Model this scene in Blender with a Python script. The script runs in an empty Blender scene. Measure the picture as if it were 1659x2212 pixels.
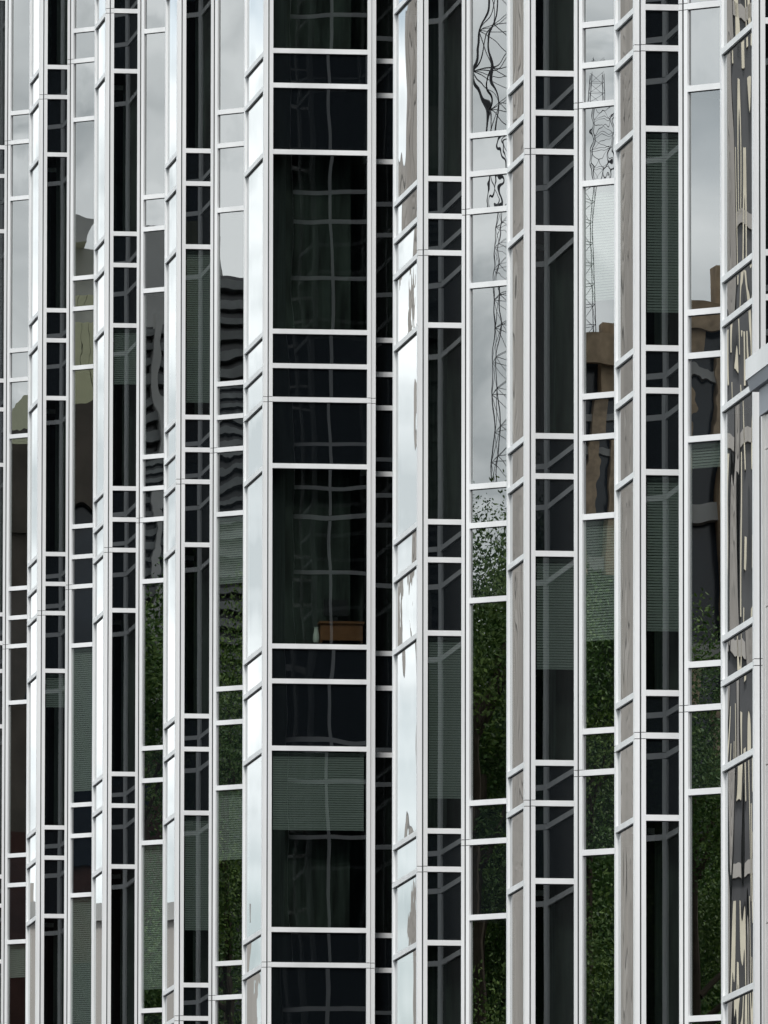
import bpy, bmesh, math, random
from mathutils import Vector, Matrix
random.seed(7)
R = math.radians
scene = bpy.context.scene
C = scene.collection

# ------------------------------------------------------------------ camera
CAMZ = 1.6
cd = bpy.data.cameras.new("camera"); cam = bpy.data.objects.new("camera", cd); C.objects.link(cam)
cd.sensor_fit = 'HORIZONTAL'; cd.sensor_width = 36.0; cd.lens = 36.0 * 30394.2 / 1659.0
cd.clip_start = 1.0; cd.clip_end = 20000
cam.matrix_world = (Matrix.Translation((0, 0, CAMZ)) @ Matrix.Rotation(R(90 + 6.0811), 4, 'X')
                    @ Matrix.Rotation(R(0.0792), 4, 'Z'))
scene.camera = cam

# ------------------------------------------------------------------ sky and sun
SUN_EL, SUN_AZ = R(46), R(190)          # compass bearing from +Y towards +X
w = bpy.data.worlds.new("World"); scene.world = w; w.use_nodes = True
nt = w.node_tree; nt.nodes.clear()
N, Lk = nt.nodes.new, nt.links.new
out = N('ShaderNodeOutputWorld'); bg = N('ShaderNodeBackground'); bg.inputs[1].default_value = 0.10
sky = N('ShaderNodeTexSky'); sky.sky_type = 'NISHITA'; sky.sun_disc = False
sky.sun_elevation = SUN_EL; sky.sun_rotation = SUN_AZ; sky.dust_density = 2.0
tc = N('ShaderNodeTexCoord'); mp = N('ShaderNodeMapping'); mp.inputs['Scale'].default_value = (1, 1, 2.2)
Lk(tc.outputs['Generated'], mp.inputs[0])
n1 = N('ShaderNodeTexNoise'); n1.inputs['Scale'].default_value = 9; n1.inputs['Detail'].default_value = 5
n1.inputs['Roughness'].default_value = .55
n2 = N('ShaderNodeTexNoise'); n2.inputs['Scale'].default_value = 40; n2.inputs['Detail'].default_value = 4
Lk(mp.outputs[0], n1.inputs['Vector']); Lk(mp.outputs[0], n2.inputs['Vector'])
cov = N('ShaderNodeValToRGB'); cov.color_ramp.elements[0].position = .30; cov.color_ramp.elements[1].position = .44
cc = N('ShaderNodeValToRGB')
cc.color_ramp.elements[0].position = .36; cc.color_ramp.elements[0].color = (6.1, 6.6, 6.75, 1)
cc.color_ramp.elements[1].position = .60; cc.color_ramp.elements[1].color = (11.3, 11.75, 11.8, 1)
mx = N('ShaderNodeMix'); mx.data_type = 'RGBA'
Lk(n1.outputs[0], cov.inputs[0]); Lk(n2.outputs[0], cc.inputs[0])
Lk(cov.outputs[0], mx.inputs['Factor']); Lk(sky.outputs[0], mx.inputs['A']); Lk(cc.outputs[0], mx.inputs['B'])
Lk(mx.outputs['Result'], bg.inputs[0]); Lk(bg.outputs[0], out.inputs[0])
sd = bpy.data.lights.new("sun", 'SUN'); sd.energy = 1.8; sd.angle = R(12); sd.color = (1, .965, .92)
sun = bpy.data.objects.new("sun", sd); C.objects.link(sun)
sdir = Vector((math.sin(SUN_AZ) * math.cos(SUN_EL), math.cos(SUN_AZ) * math.cos(SUN_EL), math.sin(SUN_EL)))
sun.rotation_euler = sdir.to_track_quat('Z', 'Y').to_euler(); sun.location = (0, 0, 80)
scene.view_settings.view_transform = 'Standard'; scene.view_settings.look = 'None'
scene.view_settings.exposure = 0.54; scene.view_settings.gamma = 1.0
scene.cycles.max_bounces = 12; scene.cycles.glossy_bounces = 6; scene.cycles.transparent_max_bounces = 16

# ------------------------------------------------------------------ facade frame of reference
# s runs along the glass front (towards the viewer), n points out of it, z up
AZ = R(7.3233); NP = 22.9062
ux, uy = math.sin(AZ), -math.cos(AZ)
nx, ny = -math.cos(AZ), -math.sin(AZ)
def W(s, n, z=0.0): return Vector((ux * s + nx * (n - NP), uy * s + ny * (n - NP), z))
ZJ = CAMZ + 22.0308                     # height of the splice line of the four-row floor

# ------------------------------------------------------------------ materials
def newmat(name):
    m = bpy.data.materials.new(name); m.use_nodes = True; t = m.node_tree; t.nodes.clear()
    return m, t, t.nodes.new, t.links.new
def math_(nw, lk, op, a, b=None, clamp=False):
    q = nw('ShaderNodeMath'); q.operation = op; q.use_clamp = clamp
    for i, v in enumerate((a, b)):
        if v is None: continue
        if isinstance(v, (int, float)): q.inputs[i].default_value = v
        else: lk(v, q.inputs[i])
    return q.outputs[0]
def vmath(nw, lk, op, a, b=None, scale=None):
    q = nw('ShaderNodeVectorMath'); q.operation = op
    for i, v in enumerate((a, b)):
        if v is None: continue
        if isinstance(v, (tuple, list)): q.inputs[i].default_value = v
        else: lk(v, q.inputs[i])
    if scale is not None:
        if isinstance(scale, (int, float)): q.inputs['Scale'].default_value = scale
        else: lk(scale, q.inputs['Scale'])
    return q.outputs[0]

def diffuse(name, col, rough=.6, var=.0, scale=3.0, spec=.3, metal=0.0, streak=False, detail=4, col2=None):
    m, t, nw, lk = newmat(name)
    o = nw('ShaderNodeOutputMaterial'); b = nw('ShaderNodeBsdfPrincipled'); lk(b.outputs[0], o.inputs[0])
    b.inputs['Roughness'].default_value = rough; b.inputs['Metallic'].default_value = metal
    b.inputs['Specular IOR Level'].default_value = spec
    if var or col2:
        g = nw('ShaderNodeNewGeometry'); mpn = nw('ShaderNodeMapping')
        if streak: mpn.inputs['Scale'].default_value = (1, 1, .12)
        lk(g.outputs['Position'], mpn.inputs[0])
        n = nw('ShaderNodeTexNoise'); n.inputs['Scale'].default_value = scale; n.inputs['Detail'].default_value = detail
        lk(mpn.outputs[0], n.inputs['Vector'])
        r = nw('ShaderNodeValToRGB'); r.color_ramp.elements[0].position = .32; r.color_ramp.elements[1].position = .68
        c2 = col2 if col2 else tuple(c * (1 - var) for c in col)
        r.color_ramp.elements[0].color = (*c2, 1); r.color_ramp.elements[1].color = (*col, 1)
        lk(n.outputs[0], r.inputs[0]); lk(r.outputs[0], b.inputs['Base Color'])
    else: b.inputs['Base Color'].default_value = (*col, 1)
    return m

def glass(name, opaque, wob=.0011, nscale=1.3, tilt=.0008, pillow=.004, r0=.36, trans=.50, ripple=.0, stretch=.6):
    """Tinted mirror glass. The slight waviness, tilt and bulge of each pane bend what it mirrors."""
    m, t, nw, lk = newmat(name)
    o = nw('ShaderNodeOutputMaterial')
    g = nw('ShaderNodeNewGeometry'); oi = nw('ShaderNodeObjectInfo'); tcn = nw('ShaderNodeTexCoord')
    mpn = nw('ShaderNodeMapping'); mpn.inputs['Scale'].default_value = (1, 1, stretch); lk(g.outputs['Position'], mpn.inputs[0])
    # every pane samples its own piece of noise
    wn = nw('ShaderNodeTexWhiteNoise'); wn.noise_dimensions = '1D'; lk(oi.outputs['Random'], wn.inputs['W'])
    off = vmath(nw, lk, 'SCALE', wn.outputs['Color'], scale=37.0)
    pos = vmath(nw, lk, 'ADD', mpn.outputs[0], off)
    n = nw('ShaderNodeTexNoise'); n.inputs['Scale'].default_value = nscale; n.inputs['Detail'].default_value = 1.5
    n.inputs['Roughness'].default_value = .35; lk(pos, n.inputs['Vector'])
    v = vmath(nw, lk, 'SUBTRACT', n.outputs['Color'], (.5, .5, .5))
    v = vmath(nw, lk, 'SCALE', v, scale=wob * 2)
    if ripple:
        n3 = nw('ShaderNodeTexNoise'); n3.inputs['Scale'].default_value = 7; n3.inputs['Detail'].default_value = 1
        lk(pos, n3.inputs['Vector'])
        v3 = vmath(nw, lk, 'SUBTRACT', n3.outputs['Color'], (.5, .5, .5)); v3 = vmath(nw, lk, 'SCALE', v3, scale=ripple * 2)
        v = vmath(nw, lk, 'ADD', v, v3)
    tl = vmath(nw, lk, 'SUBTRACT', wn.outputs['Color'], (.5, .5, .5)); tl = vmath(nw, lk, 'SCALE', tl, scale=tilt * 2)
    v = vmath(nw, lk, 'ADD', v, tl)
    # bulge
    gc = vmath(nw, lk, 'SUBTRACT', tcn.outputs['Generated'], (.5, .5, .5))
    gc = vmath(nw, lk, 'MULTIPLY', gc, (1, 0, 1))
    vt = nw('ShaderNodeVectorTransform'); vt.vector_type = 'VECTOR'; vt.convert_from = 'OBJECT'; vt.convert_to = 'WORLD'
    lk(gc, vt.inputs[0])
    k = math_(nw, lk, 'SUBTRACT', oi.outputs['Random'], .3); k = math_(nw, lk, 'MULTIPLY', k, pillow)
    pv = vmath(nw, lk, 'SCALE', vt.outputs[0], scale=k)
    v = vmath(nw, lk, 'ADD', v, pv)
    nn = vmath(nw, lk, 'ADD', g.outputs['Normal'], v); nn = vmath(nw, lk, 'NORMALIZE', nn)
    # reflectance: r0 + (1-r0)(1-cos)^4
    cosv = nw('ShaderNodeVectorMath'); cosv.operation = 'DOT_PRODUCT'; lk(g.outputs['Incoming'], cosv.inputs[0]); lk(g.outputs['Normal'], cosv.inputs[1])
    c1 = math_(nw, lk, 'ABSOLUTE', cosv.outputs['Value']); c1 = math_(nw, lk, 'SUBTRACT', 1.0, c1, True)
    c1 = math_(nw, lk, 'POWER', c1, 3.2); c1 = math_(nw, lk, 'MULTIPLY', c1, .86 - r0); fac = math_(nw, lk, 'ADD', c1, r0)
    gl = nw('ShaderNodeBsdfGlossy'); gl.inputs['Roughness'].default_value = 0.0; gl.inputs['Color'].default_value = (.965, .98, .985, 1)
    lk(nn, gl.inputs['Normal'])
    if opaque:
        base = nw('ShaderNodeBsdfDiffuse'); base.inputs[0].default_value = (.0045, .006, .0075, 1)
    else:
        base = nw('ShaderNodeBsdfTransparent'); base.inputs[0].default_value = (trans * .9, trans, trans * .97, 1)
    ms = nw('ShaderNodeMixShader'); lk(fac, ms.inputs[0]); lk(base.outputs[0], ms.inputs[1]); lk(gl.outputs[0], ms.inputs[2])
    lk(ms.outputs[0], o.inputs[0])
    return m

M = {}
M['frame'] = diffuse('white_aluminium', (.84, .855, .875), rough=.42, var=.17, scale=2.0, spec=.4, streak=True)
def per_object_tone(m, amt):
    t = m.node_tree; b = next(n for n in t.nodes if n.type == 'BSDF_PRINCIPLED'); src = b.inputs['Base Color'].links[0].from_socket
    oi = t.nodes.new('ShaderNodeObjectInfo'); mr = t.nodes.new('ShaderNodeMapRange'); mr.inputs['To Min'].default_value = 1 - amt; mr.inputs['To Max'].default_value = 1.0
    hs = t.nodes.new('ShaderNodeHueSaturation'); t.links.new(oi.outputs['Random'], mr.inputs['Value']); t.links.new(mr.outputs[0], hs.inputs['Value'])
    t.links.new(src, hs.inputs['Color']); t.links.new(hs.outputs[0], b.inputs['Base Color'])
per_object_tone(M['frame'], .07)
M['groove'] = diffuse('dark_gasket_and_shade', (.02, .022, .026), rough=.7)
M['window'] = glass('window_glass', False)
M['spandrel'] = glass('spandrel_glass', True, wob=.0014, nscale=1.6, tilt=.0013, pillow=.008)
M['spandrel_rough'] = glass('rippled_spandrel_glass', True, wob=.0016, nscale=1.6, tilt=.0013, pillow=.010, ripple=.0009)
M['window_side'] = glass('side_window_glass', False, r0=.16)
M['spandrel_side'] = glass('side_spandrel_glass', True, wob=.0014, nscale=1.6, tilt=.0013, pillow=.008, r0=.155)
M['spandrel_rear'] = glass('rear_spandrel_glass', True, wob=.0012, tilt=.0, pillow=.0, r0=.13)
M['window_wavy'] = glass('wavy_window_glass', False, wob=.0058, nscale=1.25, tilt=.001, pillow=.004, stretch=.16)
M['window_wide'] = glass('bowed_window_glass', False, wob=.0042, nscale=1.1, tilt=.001, pillow=.016, r0=.155, stretch=.8, trans=.55)
M['spandrel_wide'] = glass('bowed_spandrel_glass', True, wob=.0042, nscale=1.1, tilt=.001, pillow=.018, r0=.14, stretch=.8)
M['window_ripply'] = glass('ripply_window_glass', False, wob=.0016, nscale=1.9, tilt=.0010, pillow=.005, stretch=.7)
M['spandrel_ripply'] = glass('ripply_spandrel_glass', True, wob=.0016, nscale=1.9, tilt=.0012, pillow=.007, stretch=.7, ripple=.0006)
M['spandrel_wavy'] = glass('wavy_spandrel_glass', True, wob=.0058, nscale=1.4, tilt=.001, pillow=.006, stretch=.22)
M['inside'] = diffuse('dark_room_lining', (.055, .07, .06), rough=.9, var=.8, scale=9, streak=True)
M['blind'] = diffuse('grey_blind', (.66, .69, .63), rough=.6)
M['blind_shaded'] = diffuse('shaded_grey_blind', (.24, .27, .25), rough=.6)  # same blinds on the pier sides, their low light painted as darker colour
M['wood'] = diffuse('desk_wood', (.20, .09, .04), rough=.4, var=.3, scale=6)
M['paper'] = diffuse('paper_white', (.5, .52, .46), rough=.8)
M['black'] = diffuse('office_black', (.02, .02, .022), rough=.5)
M['clear'] = None
m, t, nw, lk = newmat('clear_pane_edge'); o = nw('ShaderNodeOutputMaterial'); b = nw('ShaderNodeBsdfTransparent'); lk(b.outputs[0], o.inputs[0]); M['clear'] = m

# ------------------------------------------------------------------ helpers
def tag(o, label=None, cat=None, group=None, kind=None):
    if label: o['label'] = label
    if cat: o['category'] = cat
    if group: o['group'] = group
    if kind: o['kind'] = kind
    return o
def add_box(bm, c, dx, dy, dz, X=Vector((1, 0, 0)), Y=Vector((0, 1, 0)), mi=0):
    """box centred on c with half axes along X and Y"""
    Z = Vector((0, 0, 1)); vs = []
    for k in (-1, 1):
        for j in (-1, 1):
            for i in (-1, 1):
                vs.append(bm.verts.new(c + X * (i * dx / 2) + Y * (j * dy / 2) + Z * (k * dz / 2)))
    for f in ((0, 2, 3, 1), (4, 5, 7, 6), (0, 1, 5, 4), (2, 6, 7, 3), (0, 4, 6, 2), (1, 3, 7, 5)):
        fc = bm.faces.new([vs[q] for q in f]); fc.material_index = mi
    return vs
def obj(name, bm, mats, parent=None, loc=(0, 0, 0), rotz=0.0, smooth=False):
    me = bpy.data.meshes.new(name); bm.normal_update(); bmesh.ops.recalc_face_normals(bm, faces=bm.faces[:]) if smooth != 'keep' else None
    bm.to_mesh(me); bm.free()
    for mm in (mats if isinstance(mats, (list, tuple)) else [mats]): me.materials.append(mm)
    o = bpy.data.objects.new(name, me); C.objects.link(o); o.parent = parent; o.location = loc; o.rotation_euler = (0, 0, rotz)
    return o
def empty(name, loc, rz=0.0):
    o = bpy.data.objects.new(name, None); C.objects.link(o); o.location = loc; o.rotation_euler = (0, 0, rz); o.empty_display_size = .5
    return o

# ------------------------------------------------------------------ the tower
SN = math.atan2(uy, ux)                                   # world angle of the s axis
def segs(zlo, zhi):
    """transom centre heights, and the (z0, z1, kind) panels between them"""
    L = [(ZJ + .941, 'a'), (ZJ + .465, 'b'), (ZJ, 'j'), (ZJ - .919, 'd')]
    for k in range(8):
        t0 = ZJ - 3.409 - 3.9 * k
        L += [(t0, 'a'), (t0 - .481, 'j' if k % 2 else 'b'), (t0 - 1.406, 'd')]
        d0 = ZJ + 3.431 + 3.9 * k
        L += [(d0, 'd'), (d0 + .924, 'j' if k % 2 else 'b'), (d0 + 1.405, 'a')]
    L = sorted(q for q in L if zlo < q[0] < zhi)
    P = []
    for (z0, k0), (z1, k1) in zip(L, L[1:]):
        P.append((z0, z1, 'window' if (k0 == 'a' and z1 - z0 > 1.5) else ('tall' if k0 == 'd' else 'short')))
    return L, P
ZLO, ZHI = 5.0, 41.0
LIN, PAN = segs(ZLO, ZHI)
JOINTS = [z for z, k in LIN if k == 'j']
TH = .067
pane_cache = {}
def pane_mesh(wd, h, kind, style=''):
    key = (round(wd, 3), round(h, 3), kind, style)
    if key not in pane_cache:
        bm = bmesh.new(); add_box(bm, Vector((0, -.006, 0)), wd, .012, h)
        bm.normal_update()
        for f in bm.faces: f.material_index = 0 if f.normal.y > .9 else 1
        me = bpy.data.meshes.new('pane'); bm.to_mesh(me); bm.free()
        me.materials.append(M[('window' if kind == 'window' else 'spandrel') + style] if style else {'window': M['window'], 'short': M['spandrel'], 'tall': M['spandrel_rough']}[kind])
        me.materials.append(M['clear'] if kind == 'window' else M['groove'])
        pane_cache[key] = me
    return pane_cache[key]
tr_cache = {}
def transom_mesh(wd, proud=.032):
    key = (round(wd, 3), proud)
    if key not in tr_cache:
        bm = bmesh.new(); add_box(bm, Vector((0, (proud - .05) / 2, 0)), wd, proud + .05, TH)
        add_box(bm, Vector((0, .0035, -TH / 2 - .005)), wd, .007, .010, mi=1)      # dark strip set under the bar as its painted shade
        me = bpy.data.meshes.new('transom'); bm.normal_update(); bm.to_mesh(me); bm.free()
        me.materials.append(M['frame']); me.materials.append(M['groove'])
        tr_cache[key] = me
    return tr_cache[key]

BASE = W(-185, 0)
tower = empty('glass_tower', BASE)
tag(tower, 'glass tower with white aluminium grid, square piers and sharp triangular fins filling the whole picture', 'building')

def strip(parent, P0, P1, e0, e1, vis=True, zr=None, style='', bank=None):
    """glazed strip from plan point P0=(s,n) to P1, outside on the right of P0->P1 when seen from above.
    e0, e1: width left free at either end for the edge mullions"""
    A, B = W(*P1), W(*P0); e0, e1 = e1, e0; d = (B - A); Ln = d.length; X = d / Ln
    Y = Vector((-X.y, X.x, 0)) ; rot = math.atan2(X.y, X.x)
    wd = Ln - e0 - e1; mid = A + X * (e0 + wd / 2)
    for z, k in LIN:
        if vis and (zr is None or zr[0] - .2 < z < zr[1] + .2):
            o = bpy.data.objects.new('transom', transom_mesh(wd)); C.objects.link(o); o.parent = parent
            o.location = mid - BASE + Vector((0, 0, z)); o.rotation_euler = (0, 0, rot)
        elif bank is not None:
            add_box(bank['frame'], mid - BASE + Vector((0, 0, z)) - Y * .009, wd, .082, TH, X, Y)
    for z0, z1, kind in PAN:
        h = z1 - z0 - TH
        if vis and (zr is None or (z1 > zr[0] - .1 and z0 < zr[1] + .1)):
            nm = 'window_pane' if kind == 'window' else 'spandrel_panel'
            o = bpy.data.objects.new(nm, pane_mesh(wd, h, kind, style)); C.objects.link(o); o.parent = parent
            o.location = mid - BASE + Vector((0, 0, (z0 + z1) / 2)); o.rotation_euler = (0, 0, rot)
        elif bank is not None:
            add_box(bank['pane'], mid - BASE + Vector((0, 0, (z0 + z1) / 2)) - Y * .006, wd, .012, h, X, Y)
    return X, Y
def post(bm, P, ds, dn, z0=ZLO, z1=ZHI, joints=True, X=None, Y=None, gm=1):
    """vertical member with small splice gaps; P is the plan point of its centre"""
    X = X or Vector((ux, uy, 0)); Y = Y or Vector((nx, ny, 0))
    c = W(*P) - BASE
    cuts = [z0] + sorted(sum(([j - .036, j + .036] for j in JOINTS), [])) + [z1] if joints else [z0, z1]
    g = .004 if joints else 0
    for a, b in zip(cuts, cuts[1:]):
        add_box(bm, c + Vector((0, 0, (a + b) / 2)), ds, dn, b - a - 2 * g, X, Y, mi=0 if joints else gm)
    if not joints: return
    add_box(bm, c + Vector((0, 0, (z0 + z1) / 2)), ds - .012, dn - .012, z1 - z0, X, Y, mi=gm)

def bankpair(): return {'frame': bmesh.new(), 'pane': bmesh.new()}
D = .70                                                   # depth of piers and fins
def zr_at(s_):
    """heights the photograph shows at this distance, with a margin"""
    dist = (abs(s_) * math.cos(AZ) + 2.92)
    k = dist / 30394.2
    return CAMZ + (4344 - 2240) * k - .3, CAMZ + (4344 + 30) * k + .5
def face_mullions(bm, P0, P1, m0=.06, m1=.06, proud=.034, joints=True, g0=.004, g1=.004):
    """edge covers at both ends of a face"""
    A, B = W(*P1), W(*P0); m0, m1, g0, g1 = m1, m0, g1, g0; X = (B - A).normalized(); Y = Vector((-X.y, X.x, 0))
    L_ = (B - A).length
    def sn(p):                                            # world -> (s,n)
        v = p; s = v.x * ux + v.y * uy; n = v.x * nx + v.y * ny + NP; return s, n
    if m0: post(bm, sn(A + X * (m0 / 2 + g0) + Y * (proud - .05) / 2), m0, proud + .05, X=X, Y=Y, joints=joints)
    if m1: post(bm, sn(B - X * (m1 / 2 + g1) + Y * (proud - .05) / 2), m1, proud + .05, X=X, Y=Y, joints=joints)

def blind(parent, P0, P1, z1, drop, spacing=.032, inset=.045, e=.09):
    A, B = W(*P1), W(*P0); X = (B - A).normalized(); Y = Vector((-X.y, X.x, 0)); L_ = (B - A).length - 2 * e
    c = A + X * (e + L_ / 2) - Y * inset
    bm = bmesh.new(); n = int(drop / spacing)
    for i in range(n):
        z = -i * spacing - .03
        vs = [bm.verts.new(Vector((sx * L_ / 2, dy, z + dz))) for sx, dy, dz in ((-1, -.005, .013), (1, -.005, .013), (1, .006, -.013), (-1, .006, -.013))]
        vs += [bm.verts.new(v.co + Vector((0, 0, -.0015))) for v in vs]
        for f in ((0, 1, 2, 3), (7, 6, 5, 4), (0, 4, 5, 1), (2, 6, 7, 3)): bm.faces.new([vs[q] for q in f])
    add_box(bm, Vector((0, 0, -.012)), L_, .03, .03); add_box(bm, Vector((0, 0, -n * spacing - .03)), L_, .026, .022)
    return obj('blind', bm, M['blind_shaded'] if parent.name.startswith('square') else M['blind'], parent, c - BASE + Vector((0, 0, z1)), math.atan2(X.y, X.x))

#  piers: (left edge s, corner s); fins: tip s
PIERS = [(-232.55, -230.65), (-222.77, -220.87), (-212.97, -211.09), (-203.28, -201.40), (-193.40, -190.81),
         (-177.16, -174.45), (-166.47, -164.66), (-157.47, -155.68), (-149.48, -146.94), (-139.9, -138.0)]
FINS = [-226.51, -216.80, -206.83, -197.31, -170.43, -160.62, -152.42, -143.3]
WN = -1.437                                               # depth of the wide side of the notch pier
hid = bankpair(); hb = bmesh.new()
core = bmesh.new()
pier_objs = {}; fin_objs = {}
for i, (o0, c) in enumerate(PIERS):
    side = -WN if i in (4,) else D
    fb = bmesh.new()
    # front face: mullions standing proud, near corner pair, far edge
    post(fb, (c - .055, .030), .11, .058); post(fb, (c - .03, -.012), .05, .06, joints=False, gm=1)                  # front side of the near corner
    post(fb, (c + .004, -.040), .060, .050)                # camera side of the near corner
    post(fb, (o0 + .055, -.006), .11, .070)
    if i == 4:
        post(fb, (c + .004, -side + .034), .060, .052); post(fb, (c - .050, -side - .030), .11, .060)
    else: post(fb, (c + .004, -side + .03), .05, .05)
    nfar = -WN if i == 5 else D
    post(fb, (o0 - .004, -.034), .056, .052); post(fb, (o0 - .004, -nfar + .03), .056, .05)
    p = obj('square_pier', fb, [M['frame'], M['groove']], tower)
    pier_objs[i] = p
    zr = zr_at(c); inframe = 1 <= i <= 8
    strip(p, (o0, 0), (c, 0), .11, .11, inframe, zr, style='_wavy' if i >= 7 else '', bank=hid)
    strip(p, (c, 0), (c, -side), .065, .06, inframe or i in (0, ), zr, style='_wide' if i == 4 else '_side', bank=hid)
    strip(p, (o0, -nfar), (o0, 0), .06, .065, False, bank=hid)
    # dark lining inside the pier
    ins = .42
    if i == 4: add_box(core, W((o0 + c) / 2, -.75) - BASE + Vector((0, 0, 22)), (c - o0) - 2 * ins, .9, 44, Vector((ux, uy, 0)), Vector((nx, ny, 0))); continue
    add_box(core, W((o0 + c) / 2, -(side + 1.2) / 2 - .22) - BASE + Vector((0, 0, 22)), (c - o0) - 2 * ins, side + .9, 44, Vector((ux, uy, 0)), Vector((nx, ny, 0)))
for i, tp in enumerate(FINS):
    fb = bmesh.new()
    Aa, Tt, Bb = (tp - D, -D), (tp, 0), (tp + D, -D)
    face_mullions(fb, Aa, Tt, .05, .050, g1=.044); face_mullions(fb, Tt, Bb, .050, .05, g0=.044)
    post(fb, (tp, .023), .05, .036); post(fb, (tp - .005, -.02), .04, .09, joints=False); 
    p = obj('triangular_fin', fb, [M['frame'], M['groove']], tower); fin_objs[i] = p
    zr = zr_at(tp); inframe = i < 7
    strip(p, Tt, Bb, .090, .058, inframe, zr, style='_ripply' if i in (1, 2, 3, 4) else '', bank=hid)
    strip(p, Aa, Tt, .058, .090, False, bank=hid)
    # dark lining inside the fin
    z0, z1 = 0, 44; vs = []
    for z in (z0, z1):
        for (s_, n_) in ((tp, -.50), (tp + D - .1, -D - .4), (tp - D + .1, -D - .4)): vs.append(core.verts.new(W(s_, n_) - BASE + Vector((0, 0, z))))
    for f in ((2, 1, 0), (3, 4, 5), (0, 1, 4, 3), (1, 2, 5, 4), (2, 0, 3, 5)): core.faces.new([vs[q] for q in f])
# recess walls between piers and fins
rb = bmesh.new()
mat_bank = {'frame': hid['frame'], 'pane': bmesh.new()}
def recess(sa, sb, n=-D):
    strip(None, (sa, n), (sb, n), .05, .05, False, bank=mat_bank); face_mullions(rb, (sa, n), (sb, n), .05, .05, .02)
for i, tp in enumerate(FINS):
    left = max(c for o0, c in PIERS if c < tp); right = min(o0 for o0, c in PIERS if o0 > tp)
    recess(left, tp - D); recess(tp + D, right)
# the deep notch between the two wings
CN, ON = PIERS[4][1], PIERS[5][0]
ST = .85; DN = -4.2
strip(None, (CN, WN), (CN - ST, WN), .1, .05, False, bank=hid)
nb = bmesh.new(); post(nb, (CN - ST + .004, WN - .03), .05, .05); post(nb, (CN - ST + .004, DN + .03), .05, .05)
notch = obj('recessed_bay', nb, [M['frame'], M['groove']], tower)
strip(notch, (CN - ST, WN), (CN - ST, DN), .055, .055, True, zr_at(CN), style='_side', bank=hid)
strip(None, (ON + ST, DN), (ON + ST, WN), .055, .055, False, bank=hid); strip(None, (ON + ST, WN), (ON, WN), .05, .06, False, bank=hid)
face_mullions(rb, (ON + ST, DN), (ON + ST, WN)); face_mullions(rb, (ON + ST, WN), (ON, WN))
for q in (.35, .7, 1.07): post(rb, (ON - .01, -q), .05, .05)
for q in (2.0, 2.7, 3.4): post(rb, (ON + ST - .01, -q), .05, .05)
s_ = CN - ST; fin_s = (CN + ON) / 2
for a, b in ((CN - ST, CN + 2.6), (CN + 2.6, fin_s - 1.0), (fin_s + 1.0, ON - 2.6), (ON - 2.6, ON + ST)):
    recess(a, b, DN)
for P0, P1 in (((fin_s - 1.0, DN), (fin_s - 1.0, DN + 1.0)), ((fin_s - 1.0, DN + 1.0), (fin_s + 1.0, DN + 1.0)), ((fin_s + 1.0, DN + 1.0), (fin_s + 1.0, DN))):
    strip(None, P0, P1, .06, .06, False, bank=hid); face_mullions(rb, P0, P1)
M['mattdark'] = diffuse('dark_matt_panel', (.012, .014, .016), rough=.55, spec=.15)
obj('recess_panel', mat_bank['pane'], M['mattdark'], tower)
obj('recess_frame', rb, [M['frame'], M['groove']], tower)
obj('rear_transom', hid['frame'], M['frame'], tower); obj('rear_glazing', hid['pane'], M['spandrel_rear'], tower)
# solid building behind the skin
X_, Y_ = Vector((ux, uy, 0)), Vector((nx, ny, 0))
def corebox(sa, sb, na, nb_, z=44): add_box(core, W((sa + sb) / 2, (na + nb_) / 2) - BASE + Vector((0, 0, z / 2)), abs(sb - sa), abs(nb_ - na), z, X_, Y_)
corebox(-236, CN - ST - .5, -1.25, -9); corebox(ON + ST + .5, -137, -1.25, -9); corebox(-236, -137, -9.003, -26)
corebox(CN - ST - .45, ON + ST + .45, DN - .5, -9.003)
obj('room_lining', core, M['inside'], tower)
tb = bmesh.new()
for sa, sb, na, nb_ in ((-236, CN - ST, -.75, -9), (ON + ST, -137, -.75, -9), (CN - ST, ON + ST, DN - .2, -9), (-236, -137, -9.001, -26)):
    add_box(tb, W((sa + sb) / 2, (na + nb_) / 2) - BASE + Vector((0, 0, 44.4)), sb - sa, na - nb_, .8, X_, Y_)
obj('roof', tb, M['frame'], tower)
# ground floor storey in white stone below the glazing
gb = bmesh.new()
add_box(gb, W((-236 + CN) / 2, -.78 - 1) - BASE + Vector((0, 0, 2.5)), CN + 236, 2, 5, X_, Y_)
add_box(gb, W((ON - 137) / 2, -.78 - 1) - BASE + Vector((0, 0, 2.5)), -137 - ON, 2, 5, X_, Y_)
obj('plinth', gb, diffuse('plinth_stone', (.3, .29, .28), var=.2), tower)

# ------------------------------------------------------------------ near wing with its projecting cornice (right edge)
wing_s = -118.0
def at_px(x, s):        # plan offset n of a bearing at position s (used once to place the wing's corner)
    b = (x - 829.5) / 30394.2
    # point W(s,n): X/Y = b
    a0, b0 = ux * s - nx * NP, uy * s - ny * NP
    return (b * b0 - a0) / (nx - b * ny)
nW = at_px(1654, wing_s); nF = at_px(1615, wing_s - .4)
zc = CAMZ + (4344 - 805) / 30394.2 * (abs(wing_s) * math.cos(AZ) - ny * 0 - .1275 * (nW - NP))
wb = empty('stone_wing', W(wing_s, nW)); WB = W(wing_s, nW)
tag(wb, 'pale stone wing with a projecting white cornice at the right edge', 'building')
M['stone'] = diffuse('pale_stone', (.62, .60, .59), rough=.7, var=.12, scale=2.5)
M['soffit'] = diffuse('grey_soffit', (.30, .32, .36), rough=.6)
bm = bmesh.new(); wlen = 30
def wbox(sa, sb, na, nb_, za, zb): add_box(bm, W((sa + sb) / 2, (na + nb_) / 2) - WB + Vector((0, 0, (za + zb) / 2)), abs(sb - sa), abs(nb_ - na), zb - za, X_, Y_)
z = 0
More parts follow.
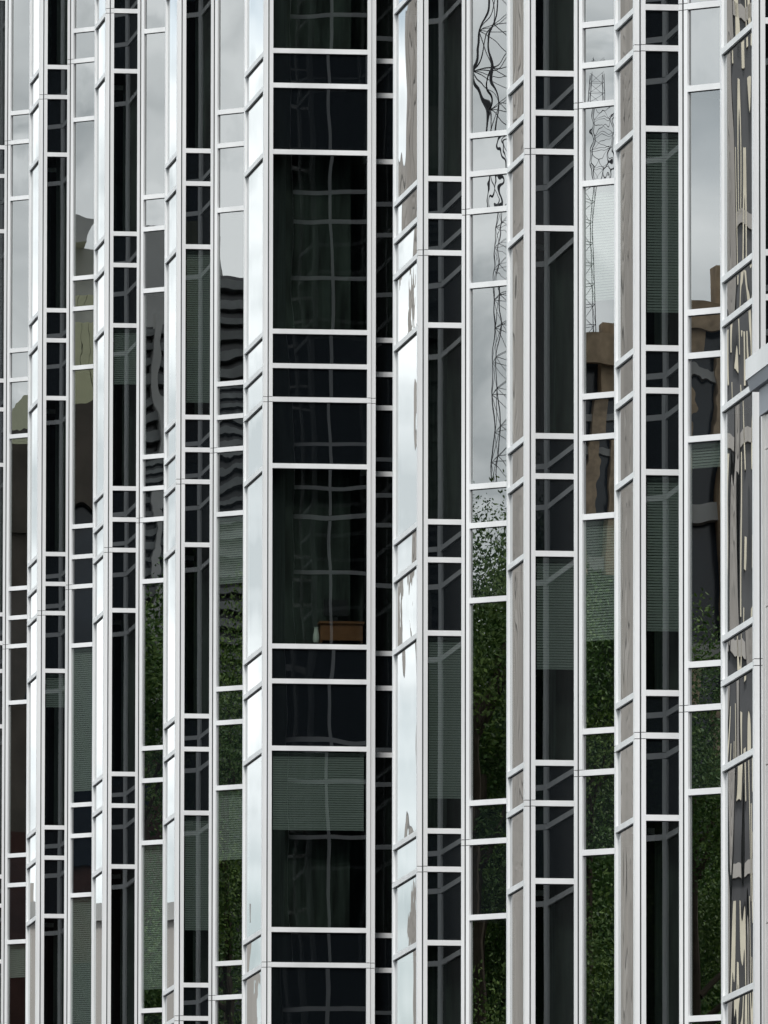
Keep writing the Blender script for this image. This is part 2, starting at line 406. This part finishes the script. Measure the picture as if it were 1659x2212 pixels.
while z < zc - .35:
    h = min(1.35, zc - .35 - z); wbox(wing_s, wing_s + wlen, nW, nW - 8, z, z + h - .012); z += h
wbox(wing_s + .02, wing_s + wlen - .02, nW - .02, nW - 8, 0, zc - .36)
obj('wall', bm, M['stone'], wb)
bm = bmesh.new(); wbox(wing_s - .4, wing_s + wlen, nF, nW - 8, zc - .005, zc + .175)
obj('cornice', bm, M['frame'], wb)
bm = bmesh.new()
prof = [(nF - .010, zc - .006), (nF - .035, zc - .105), (nW - .06, zc - .105), (nW - .06, zc - .006)]
va = [bm.verts.new(W(wing_s - .37, n_) - WB + Vector((0, 0, z_))) for n_, z_ in prof]
vb = [bm.verts.new(W(wing_s + wlen, n_) - WB + Vector((0, 0, z_))) for n_, z_ in prof]
bm.faces.new(va); bm.faces.new(vb[::-1])
for q in range(4): bm.faces.new([va[q], vb[q], vb[(q + 1) % 4], va[(q + 1) % 4]])
obj('soffit', bm, M['soffit'], wb)
bm = bmesh.new(); wbox(wing_s - .1, wing_s + wlen, nW + .02, nW - .5, zc - .345, zc - .108); obj('eaves_block', bm, M['soffit'], wb)
bm = bmesh.new()
for q in range(3): wbox(wing_s - .05 + .0, wing_s + .1, nW + .004 - q * .05, nW - .02 - q * .05, 0, zc - .35)
obj('pilaster', bm, M['stone'], wb)

# ------------------------------------------------------------------ ground
gm = diffuse('asphalt', (.06, .06, .062), rough=.9, var=.3, scale=.3)
bm = bmesh.new()
vs = [bm.verts.new(Vector(v)) for v in ((-4000, -4000, 0), (4000, -4000, 0), (4000, 4000, 0), (-4000, 4000, 0))]; bm.faces.new(vs)
tag(obj('ground', bm, gm), kind='structure')

# ------------------------------------------------------------------ blinds behind some windows
def z_at(y, s_): return CAMZ + (4344 - y) / 30394.2 * (abs(s_) * math.cos(AZ) + 2.92)
def hang(parent, P0, P1, y, drop, s_):
    z = z_at(y, s_)
    for z0, z1, kind in PAN:
        if kind == 'window' and z0 < z < z1:
            blind(parent, P0, P1, z1 - TH / 2 - .02   , min(drop, z1 - z0 - .15))
def fin_face(i): return (FINS[i], 0), (FINS[i] + D, -D)
def pier_side(i): return (PIERS[i][1], 0), (PIERS[i][1], WN if i == 4 else -D)
for i, y, dr in ((5, 500, 1.3), (5, 1250, 1.35), (3, 1200, .9), (3, 1790, .95), (1, 1550, 2.2), (1, 2100, 2.4), (2, 2000, 2.1), (4, 500, 2.2), (6, 1100, .25), (0, 2150, .5)):
    hang(fin_objs[i], *fin_face(i), y, dr, FINS[i])
for i, y, dr in ((7, 400, 2.0), (7, 1250, 1.7), (1, 1600, .5), (2, 900, .8), (5, 1500, 2.0), (3, 700, 2.2), (3, 1900, 1.6), (4, 1800, 1.05), (6, 1450, 1.3)):
    hang(pier_objs[i], *pier_side(i), y, dr, PIERS[i][1])

# ------------------------------------------------------------------ office things standing at the wide window
zs = z_at(1390, PIERS[4][1]) + .02; cs = PIERS[4][1] - .24
def part_box(bm, s, n, z, ds, dn, dz, O): add_box(bm, W(s, n) - O + Vector((0, 0, z + dz / 2)), ds, dn, dz, X_, Y_)
O_ = W(cs, -1.05, zs)
dk = empty('desk', O_); tag(dk, 'orange brown wooden desk just inside the wide centre window', 'desk')
bm = bmesh.new(); part_box(bm, cs, -1.05, zs + .26, .28, .62, .03, O_); obj('desk_top', bm, M['wood'], dk)
bm = bmesh.new(); part_box(bm, cs + .1, -1.05, zs + .03, .02, .58, .23, O_); obj('front_panel', bm, M['wood'], dk)
for q in (-.28, .28):
    bm = bmesh.new(); part_box(bm, cs - .02, -1.05 + q, zs, .22, .03, .26, O_); obj('leg', bm, M['wood'], dk)
O_ = W(cs, -.98, zs + .29)
ch = empty('computer_monitor', O_); tag(ch, 'black computer monitor standing on the brown desk in the wide window', 'monitor')
bm = bmesh.new(); part_box(bm, cs, -.98, zs + .38, .03, .34, .22, O_); obj('screen', bm, M['black'], ch)
bm = bmesh.new(); part_box(bm, cs - .02, -.98, zs + .302, .03, .05, .08, O_); part_box(bm, cs - .02, -.98, zs + .29, .14, .2, .012, O_); obj('stand', bm, M['black'], ch)
def lathe(prof, n=16):
    bm = bmesh.new(); rings = []
    for r, z in prof: rings.append([bm.verts.new(Vector((r * math.cos(2 * math.pi * k / n), r * math.sin(2 * math.pi * k / n), z))) for k in range(n)])
    for a, b in zip(rings, rings[1:]):
        for k in range(n): bm.faces.new((a[k], a[(k + 1) % n], b[(k + 1) % n], b[k]))
    bm.faces.new(rings[0][::-1]); bm.faces.new(rings[-1]); return bm
v = obj('vase', lathe([(.035, 0), (.045, .03), (.042, .10), (.03, .15), (.027, .19), (.034, .21)]), M['paper'], None, W(cs + .08, -.70, zs + .0))
tag(v, 'pale rounded vase beside the brown desk in the wide window', 'vase')

# ------------------------------------------------------------------ the other side of the street, seen only as mirrored in the fins
M['brown'] = diffuse('brown_sandstone', (.40, .30, .20), rough=.8, var=.45, scale=2.6)
M['brick'] = diffuse('red_brown_brick', (.075, .035, .028), rough=.85, var=.4, scale=2)
M['yellow'] = diffuse('pale_yellow_panel', (.56, .56, .36), rough=.6, var=.1)
M['grey'] = diffuse('grey_concrete', (.40, .40, .39), rough=.8, var=.25, scale=.8)
M['taupe'] = diffuse('taupe_concrete', (.42, .395, .37), rough=.8, var=.28, scale=.5, streak=True)
M['darkglass'] = diffuse('dark_office_glass', (.025, .035, .05), rough=.12, var=.5, scale=.6, spec=.5)
M['greyglass'] = diffuse('grey_office_glass', (.10, .10, .105), rough=.15, var=.35, scale=.4, spec=.5)
M['dimgrey'] = diffuse('dim_grey_concrete', (.21, .22, .22), rough=.8, var=.4, scale=1)
M['dimbrown'] = diffuse('dim_brown_stone', (.10, .085, .07), rough=.8, var=.4, scale=1.2)
M['gold'] = diffuse('gold_mullion', (.72, .66, .53), rough=.3, var=.2, scale=1)
M['steel'] = diffuse('dark_steel', (.05, .05, .055), rough=.5)
def sbox(bm, O, sa, sb, na, nb_, za, zb): add_box(bm, W((sa + sb) / 2, (na + nb_) / 2) - O + Vector((0, 0, (za + zb) / 2)), abs(sb - sa), abs(nb_ - na), zb - za, X_, Y_)

def brown_tower():
    O = W(-131, 150); e = empty('sandstone_tower', O); tag(e, 'brown sandstone tower with dark glass bays mirrored in the right hand fins', 'building')
    bm = bmesh.new(); sbox(bm, O, -143, -119, 151, 170, 0, 39.0); obj('window_bay', bm, M['darkglass'], e)
    bm = bmesh.new(); s = -143
    while s < -119.5:
        wv = random.uniform(.45, .8); sbox(bm, O, s, s + wv, 150.2, 151, 0, 39.2 + random.choice((0, .5))); s += wv + random.uniform(.5, .9)
    obj('pier', bm, M['brown'], e)
    bm = bmesh.new()
    for z in range(4, 39, 3): sbox(bm, O, -143, -119, 150.5, 151, z, z + .35)
    obj('floor_band', bm, M['grey'], e)
    bm = bmesh.new(); sbox(bm, O, -143, -119, 149.9, 150.2, 38.2, 38.9); obj('cornice', bm, M['brown'], e)
    bm = bmesh.new()
    def bar(a, b, r):
        a, b = Vector(a), Vector(b); d = b - a
        bmesh.ops.create_cone(bm, cap_ends=True, segments=5, radius1=r, radius2=r, depth=d.length, matrix=Matrix.Translation((a + b) / 2) @ d.to_track_quat('Z', 'Y').to_matrix().to_4x4())
    P_ = [W(-138.55 + i * .55, 155 + j * .55) - O for i, j in ((0, 0), (1, 0), (1, 1), (0, 1))]
    up = lambda p, z: (p.x, p.y, z)
    for k in range(4):
        bar(up(P_[k], 39), up(P_[k], 45.6), .014)
        for q in range(13):
            z = 39.2 + q * .5; bar(up(P_[k], z), up(P_[(k + 1) % 4], z + .5), .008); bar(up(P_[k], z), up(P_[(k + 1) % 4], z), .008)
    obj('roof_mast', bm, M['steel'], e)
brown_tower()
def penthouse_block():
    O = W(-211, 110); e = empty('office_block', O); tag(e, 'brown office block with a pale yellow panelled penthouse mirrored at far left', 'building')
    bm = bmesh.new(); sbox(bm, O, -224, -200.5, 111, 128, 0, 37.5); obj('wall', bm, M['darkglass'], e)
    bm = bmesh.new(); sbox(bm, O, -224, -200.5, 110.4, 111, 37.0, 39.3)
    for q in range(9): sbox(bm, O, -224 + q * 2.9, -224 + q * 2.9 + .7, 110.5, 111, 0, 37)
    obj('brown_frame', bm, M['dimbrown'], e)
    bm = bmesh.new(); s = -214
    while s < -201: sbox(bm, O, s, s + .34, 112, 126, 39.3, 41.8); s += .36
    obj('penthouse', bm, M['yellow'], e)
    bm = bmesh.new(); sbox(bm, O, -208, -202, 114, 124, 41.8, 43.4); sbox(bm, O, -206, -204.4, 113, 118, 43.4, 44.0); obj('plant_room', bm, M['grey'], e)
penthouse_block()
def banded_block():
    O = W(-188, 110); e = empty('banded_block', O); tag(e, 'grey block with close horizontal bands and a stepped top mirrored left of centre', 'building')
    bm = bmesh.new(); sbox(bm, O, -199, -178, 110.8, 130, 0, 40.0); obj('wall', bm, M['greyglass'], e)
    bm = bmesh.new(); z = 27.2
    while z < 40: sbox(bm, O, -199, -178, 110.2, 110.8, z, z + .14 + .1 * random.random()); z += .43
    obj('floor_band', bm, M['dimgrey'], e)
    bm = bmesh.new(); s = -199
    while s < -178: sbox(bm, O, s, s + .22, 110, 110.8, 0, 40.3 + random.choice((0, .4, .8))); s += 2.3
    obj('pier', bm, M['grey'], e)
    bm = bmesh.new(); sbox(bm, O, -196, -192.6, 113, 120, 40, 42.3); sbox(bm, O, -186.5, -184.3, 113, 120, 40, 41.4); sbox(bm, O, -185.8, -185.1, 113, 120, 41.4, 42.4); obj('plant_room', bm, M['grey'], e)
banded_block()
def brick_block():
    O = W(-212, 45); e = empty('brick_building', O); tag(e, 'low red brown brick building mirrored in the lower left fins', 'building')
    bm = bmesh.new(); sbox(bm, O, -225, -199, 46, 60, 0, 24.5); obj('wall', bm, M['brick'], e)
    for z in range(3, 24, 4):
        for s in range(-224, -200, 3):
            bm = bmesh.new(); sbox(bm, O, s, s + 1.4, 45.9, 46.05, z, z + 2.2); obj('window', bm, M['darkglass'], e)
brick_block()
def crane():
    O = W(-152.9, 120); e = empty('tower_crane', O); tag(e, 'tall dark lattice mast mirrored at the top of the centre right fin', 'crane')
    bm = bmesh.new(); hw = .62
    def bar(a, b, r=.009):
        a, b = Vector(a), Vector(b); d = (b - a); L_ = d.length; q = d.to_track_quat('Z', 'Y')
        vs = bmesh.ops.create_cone(bm, cap_ends=True, segments=5, radius1=r, radius2=r, depth=L_, matrix=Matrix.Translation((a + b) / 2) @ q.to_matrix().to_4x4())
    for i in (-1, 1):
        for j in (-1, 1): bar((i * hw, j * hw, 0), (i * hw, j * hw, 62), .018)
    z = 24
    while z < 61:
        for j in (-1, 1):
            bar((-hw, j * hw, z), (hw, j * hw, z + .8)); bar((hw, j * hw, z), (-hw, j * hw, z + .8)); bar((j * hw, -hw, z), (j * hw, hw, z + .8)); bar((j * hw, hw, z), (j * hw, -hw, z + .8))
            bar((-hw, j * hw, z), (hw, j * hw, z)); bar((j * hw, -hw, z), (j * hw, hw, z))
        z += .8
    obj('mast', bm, M['steel'], e, rotz=SN)
    bm = bmesh.new()
    bar((-hw, 0, 60), (30, 0, 60.8), .1); bar((0, 0, 64), (26, 0, 60.9), .05); bar((-hw, 0, 60), (-9, 0, 60.4), .12); bar((0, 0, 60), (0, 0, 64.2), .1); bar((0, 0, 64), (-9, 0, 60.5), .05)
    obj('jib', bm, M['steel'], e, rotz=SN)
crane()

# trees in the plaza opposite, mirrored in the fins
def leafmat(name, c, c2):
    m = diffuse(name, c, rough=.6, scale=1.1, col2=c2, detail=6); return m
M['leaf1'] = leafmat('leaf_green', (.19, .29, .06), (.04, .09, .02)); M['leaf2'] = leafmat('leaf_deep_green', (.11, .21, .045), (.025, .07, .018))
M['bark'] = diffuse('bark', (.09, .07, .05), rough=.9, var=.4, scale=4)
import numpy as np
def leaf_mesh(name, clumps, seed, dens, lo=.022, hi=.055, squash=.8):
    rg = np.random.default_rng(seed); P, MI = [], []
    for c, r in clumps:
        k = int(dens * r * r); v = rg.normal(size=(k, 3)) * (1, 1, squash); v /= np.linalg.norm(v, axis=1)[:, None]
        v *= (r * rg.random(k) ** .4)[:, None]; P.append(np.array(c) + v); MI.append(np.full(k, rg.integers(0, 2)))
    P = np.concatenate(P); MI = np.concatenate(MI); k = len(P)
    def unit(a): return a / np.linalg.norm(a, axis=1)[:, None]
    a = unit(rg.normal(size=(k, 3)) + (0, 0, -.6)); b = unit(np.cross(a, rg.normal(size=(k, 3)))); L_ = rg.uniform(lo, hi, k)[:, None]
    co = np.stack([P - a * L_, P - b * L_ * .5, P + a * L_, P + b * L_ * .5], 1).reshape(-1, 3)
    me = bpy.data.meshes.new(name); me.vertices.add(4 * k); me.vertices.foreach_set('co', co.astype(np.float32).ravel())
    me.loops.add(4 * k); me.loops.foreach_set('vertex_index', np.arange(4 * k, dtype=np.int32))
    me.polygons.add(k); me.polygons.foreach_set('loop_start', np.arange(0, 4 * k, 4, dtype=np.int32))
    me.materials.append(M['leaf1']); me.materials.append(M['leaf2'])
    me.polygons.foreach_set('material_index', MI.astype(np.int32)); me.update(calc_edges=True); return me
def tree_meshes(seed, h):
    rnd = random.Random(seed); bm = bmesh.new()
    def limb(a, b, r0, r1):
        a, b = Vector(a), Vector(b); d = b - a; q = d.to_track_quat('Z', 'Y')
        bmesh.ops.create_cone(bm, cap_ends=True, segments=8, radius1=r0, radius2=r1, depth=d.length, matrix=Matrix.Translation((a + b) / 2) @ q.to_matrix().to_4x4())
    limb((0, 0, 0), (.2, .1, h * .45), .30, .18); limb((.2, .1, h * .45), (0, .2, h * .9), .18, .04)
    clumps = []
    for i in range(120):
        t = rnd.random(); z = h * (.14 + .86 * t); rr = 5.2 * math.sqrt(max(.02, 1 - ((t - .35) / .68) ** 2)) * (.35 + .65 * rnd.random())
        a = rnd.random() * 6.283; c = Vector((rr * math.cos(a), rr * math.sin(a), z)); clumps.append((c, rnd.uniform(.7, 1.5)))
        if i % 5 == 0: limb((.1, .1, max(h * .25, z - 2.5)), c, .06, .015)
    me1 = bpy.data.meshes.new('trunk'); bm.to_mesh(me1); bm.free(); me1.materials.append(M['bark'])
    me2 = leaf_mesh('crown', clumps, seed, 1500)
    return me1, me2
TM = [tree_meshes(11, 23), tree_meshes(12, 21), tree_meshes(13, 25)]
looks = ['tall rounded', 'broad', 'slender']
spots = [(-203.6, 31, 26.2), (-198.5, 36, 24.0), (-193.6, 31, 25.0), (-188, 35, 23.5), (-182, 31, 24.5), (-175, 33, 22.5), (-166.3, 31, 23.6), (-171, 36, 22.5),
         (-161.5, 36, 21.5), (-156.2, 31, 21.6), (-151.6, 36, 20), (-147.5, 31, 20.3), (-142, 34, 19.5), (-136, 31, 20), (-129, 33, 20),
         (-162.8, 40, 22.5), (-165, 39, 23), (-201, 49, 22), (-193, 52, 23), (-186, 48, 23), (-164, 50, 20.5), (-168.5, 44, 20), (-159, 46, 19), (-153.5, 51, 19), (-149, 45, 18), (-144, 50, 18.5)]
for i, (s_, n_, k) in enumerate(spots):
    k /= (23, 21, 25)[i % 3] * 1.03
    t_ = empty('plaza_tree', W(s_, n_), i * 1.7); t_.scale = (k, k, k)
    tag(t_, 'leafy green tree in the plaza opposite, mirrored low in the fins', 'tree', 'trees mirrored in the glass')
    for nm, me in zip(('trunk', 'crown'), TM[i % 3]):
        o = bpy.data.objects.new(nm, me); C.objects.link(o); o.parent = t_

# the thick shrubbery that closes the plaza behind the trees
rs = random.Random(5); cl = []
for i in range(380):
    s_ = rs.uniform(-207, -122); top = 16.5 + 5 * (-s_ - 122) / 85 + 1.2 * math.sin(s_ * .5) + 5.2 * math.exp(-((s_ + 165) / 7.5) ** 2)
    cl.append((W(s_, rs.uniform(42, 47), top - 12 * rs.random() ** 1.6), rs.uniform(1.0, 1.9)))
me = leaf_mesh('shrubbery', cl, 9, 520, .03, .08); o = bpy.data.objects.new('shrubbery', me); C.objects.link(o); tag(o, 'dense dark green shrubbery and climbing plants behind the plaza trees', 'shrubbery', kind='stuff')
bm = bmesh.new(); O = W(-165, 49)  # solid dark core added behind the leaves to close gaps of sky
for q in range(17): sbox(bm, O, -207 + q * 5, -202.02 + q * 5, 48, 51 + (q % 3), 0, 19.5 - q * .2 + (5 if 6 <= q <= 10 else 0) + .8 * math.sin(q * 2.1))
o = obj('foliage_backing', bm, diffuse('dark_foliage_backing', (.03, .055, .02), rough=.9, var=.6, scale=1.5, detail=8), None, O); tag(o, 'tall stepped dark green backing added behind the plaza shrubbery', 'wall')

# ------------------------------------------------------------------ towers further up the street, mirrored at a grazing angle in the pier fronts
def frame_at(P, bearing, dist):
    b = R(bearing); d = Vector((math.sin(b), math.cos(b), 0)); return P + d * dist, d, Vector((d.y, -d.x, 0))
E1, dv, rv = frame_at(W(-175.3, 0), -14.77, 300)           # rv points right as seen along the mirrored ray
def tbox(bm, O, ra, rb_, da, db, za, zb): add_box(bm, E1 + rv * ((ra + rb_) / 2) + dv * ((da + db) / 2) - O + Vector((0, 0, (za + zb) / 2)), abs(rb_ - ra), abs(db - da), zb - za, rv, dv)
e = empty('ribbed_tower', E1); tag(e, 'tall taupe concrete tower with fine vertical ribs mirrored in the pier fronts', 'building')
bm = bmesh.new(); tbox(bm, E1, -10.2, -.1, .2, 25, 0, 95); obj('wall', bm, M['taupe'], e)
bm = bmesh.new(); r_ = -10.2
while r_ < -.2: tbox(bm, E1, r_, r_ + .07, .15, .2, 0, 95); r_ += .15
obj('rib', bm, M['taupe'], e)
O2 = E1 + rv * -14
e = empty('dark_glass_tower', O2); tag(e, 'dark glass tower with gold mullions mirrored in the rightmost pier front', 'building')
bm = bmesh.new(); tbox(bm, O2, -24, -10.4, .5, 25, 0, 95); obj('wall', bm, M['greyglass'], e)
bm = bmesh.new(); r_ = -24; rr_ = random.Random(3)
while r_ < -10.5:
    z = 20; ww = rr_.uniform(.12, .5)
    while z < 70:
        h = rr_.uniform(1, 6); tbox(bm, O2, r_, r_ + ww, .2, .5, z, z + h); z += h + rr_.uniform(.6, 4)
    r_ += rr_.uniform(.4, 1.1)
obj('mullion', bm, M['gold'], e)
bm = bmesh.new(); z = 3
while z < 95: tbox(bm, O2, -24, -10.4, .2, .48, z, z + .5); z += 7.4
obj('floor_band', bm, M['taupe'], e)
E3, dv, rv = frame_at(W(-193.3, 0), -14.13, 200); E1 = E3
e = empty('taupe_block', E3); tag(e, 'flat roofed taupe block mirrored low in the left pier fronts', 'building')
bm = bmesh.new(); tbox(bm, E3, 0, 30, .2, 20, 0, 32.5)
for q in range(0, 30, 3): tbox(bm, E3, q + .2, q + .9, .4, 8, 32.5, 32.5 + random.uniform(.1, .8))
obj('wall', bm, M['taupe'], e)
bm = bmesh.new(); tbox(bm, E3, -.1, 30, 0, .2, 32.1, 32.6); obj('parapet', bm, M['grey'], e)

# unseen dark towers, added to darken what the pier sides mirror
O = W(-300, 620); e = empty('added_dark_tower', O); tag(e, 'broad unseen dark tower added far across the street to darken the pier side reflections', 'building')
bm = bmesh.new(); sbox(bm, O, -420, -225, 620, 680, 0, 150); obj('wall', bm, M['darkglass'], e)
bm = bmesh.new()
for z in range(6, 150, 8): sbox(bm, O, -420, -225, 619.6, 620, z, z + .6)
obj('floor_band', bm, M['steel'], e)
def added_back_tower(nm, lab, sa, sb, na, nb_, h):
    O = W((sa + sb) / 2, (na + nb_) / 2); e = empty(nm, O); tag(e, lab, 'building')
    bm = bmesh.new(); sbox(bm, O, sa, sb, na, nb_, 0, h); obj('wall', bm, M['darkglass'], e)
    bm = bmesh.new()
    for z in range(6, int(h), 8): sbox(bm, O, sa - .4, sb, na, nb_, z, z + .6)
    obj('floor_band', bm, M['steel'], e)
added_back_tower('added_dark_slab', 'unseen dark slab added behind the viewer to darken the reflections', 300, 340, 12, 110, 130)  # added slabs behind the viewer, there to dim the mirrored sky
added_back_tower('added_dark_slab', 'lower unseen dark slab added behind the viewer on the building side', 260, 300, -90, 2, 120)
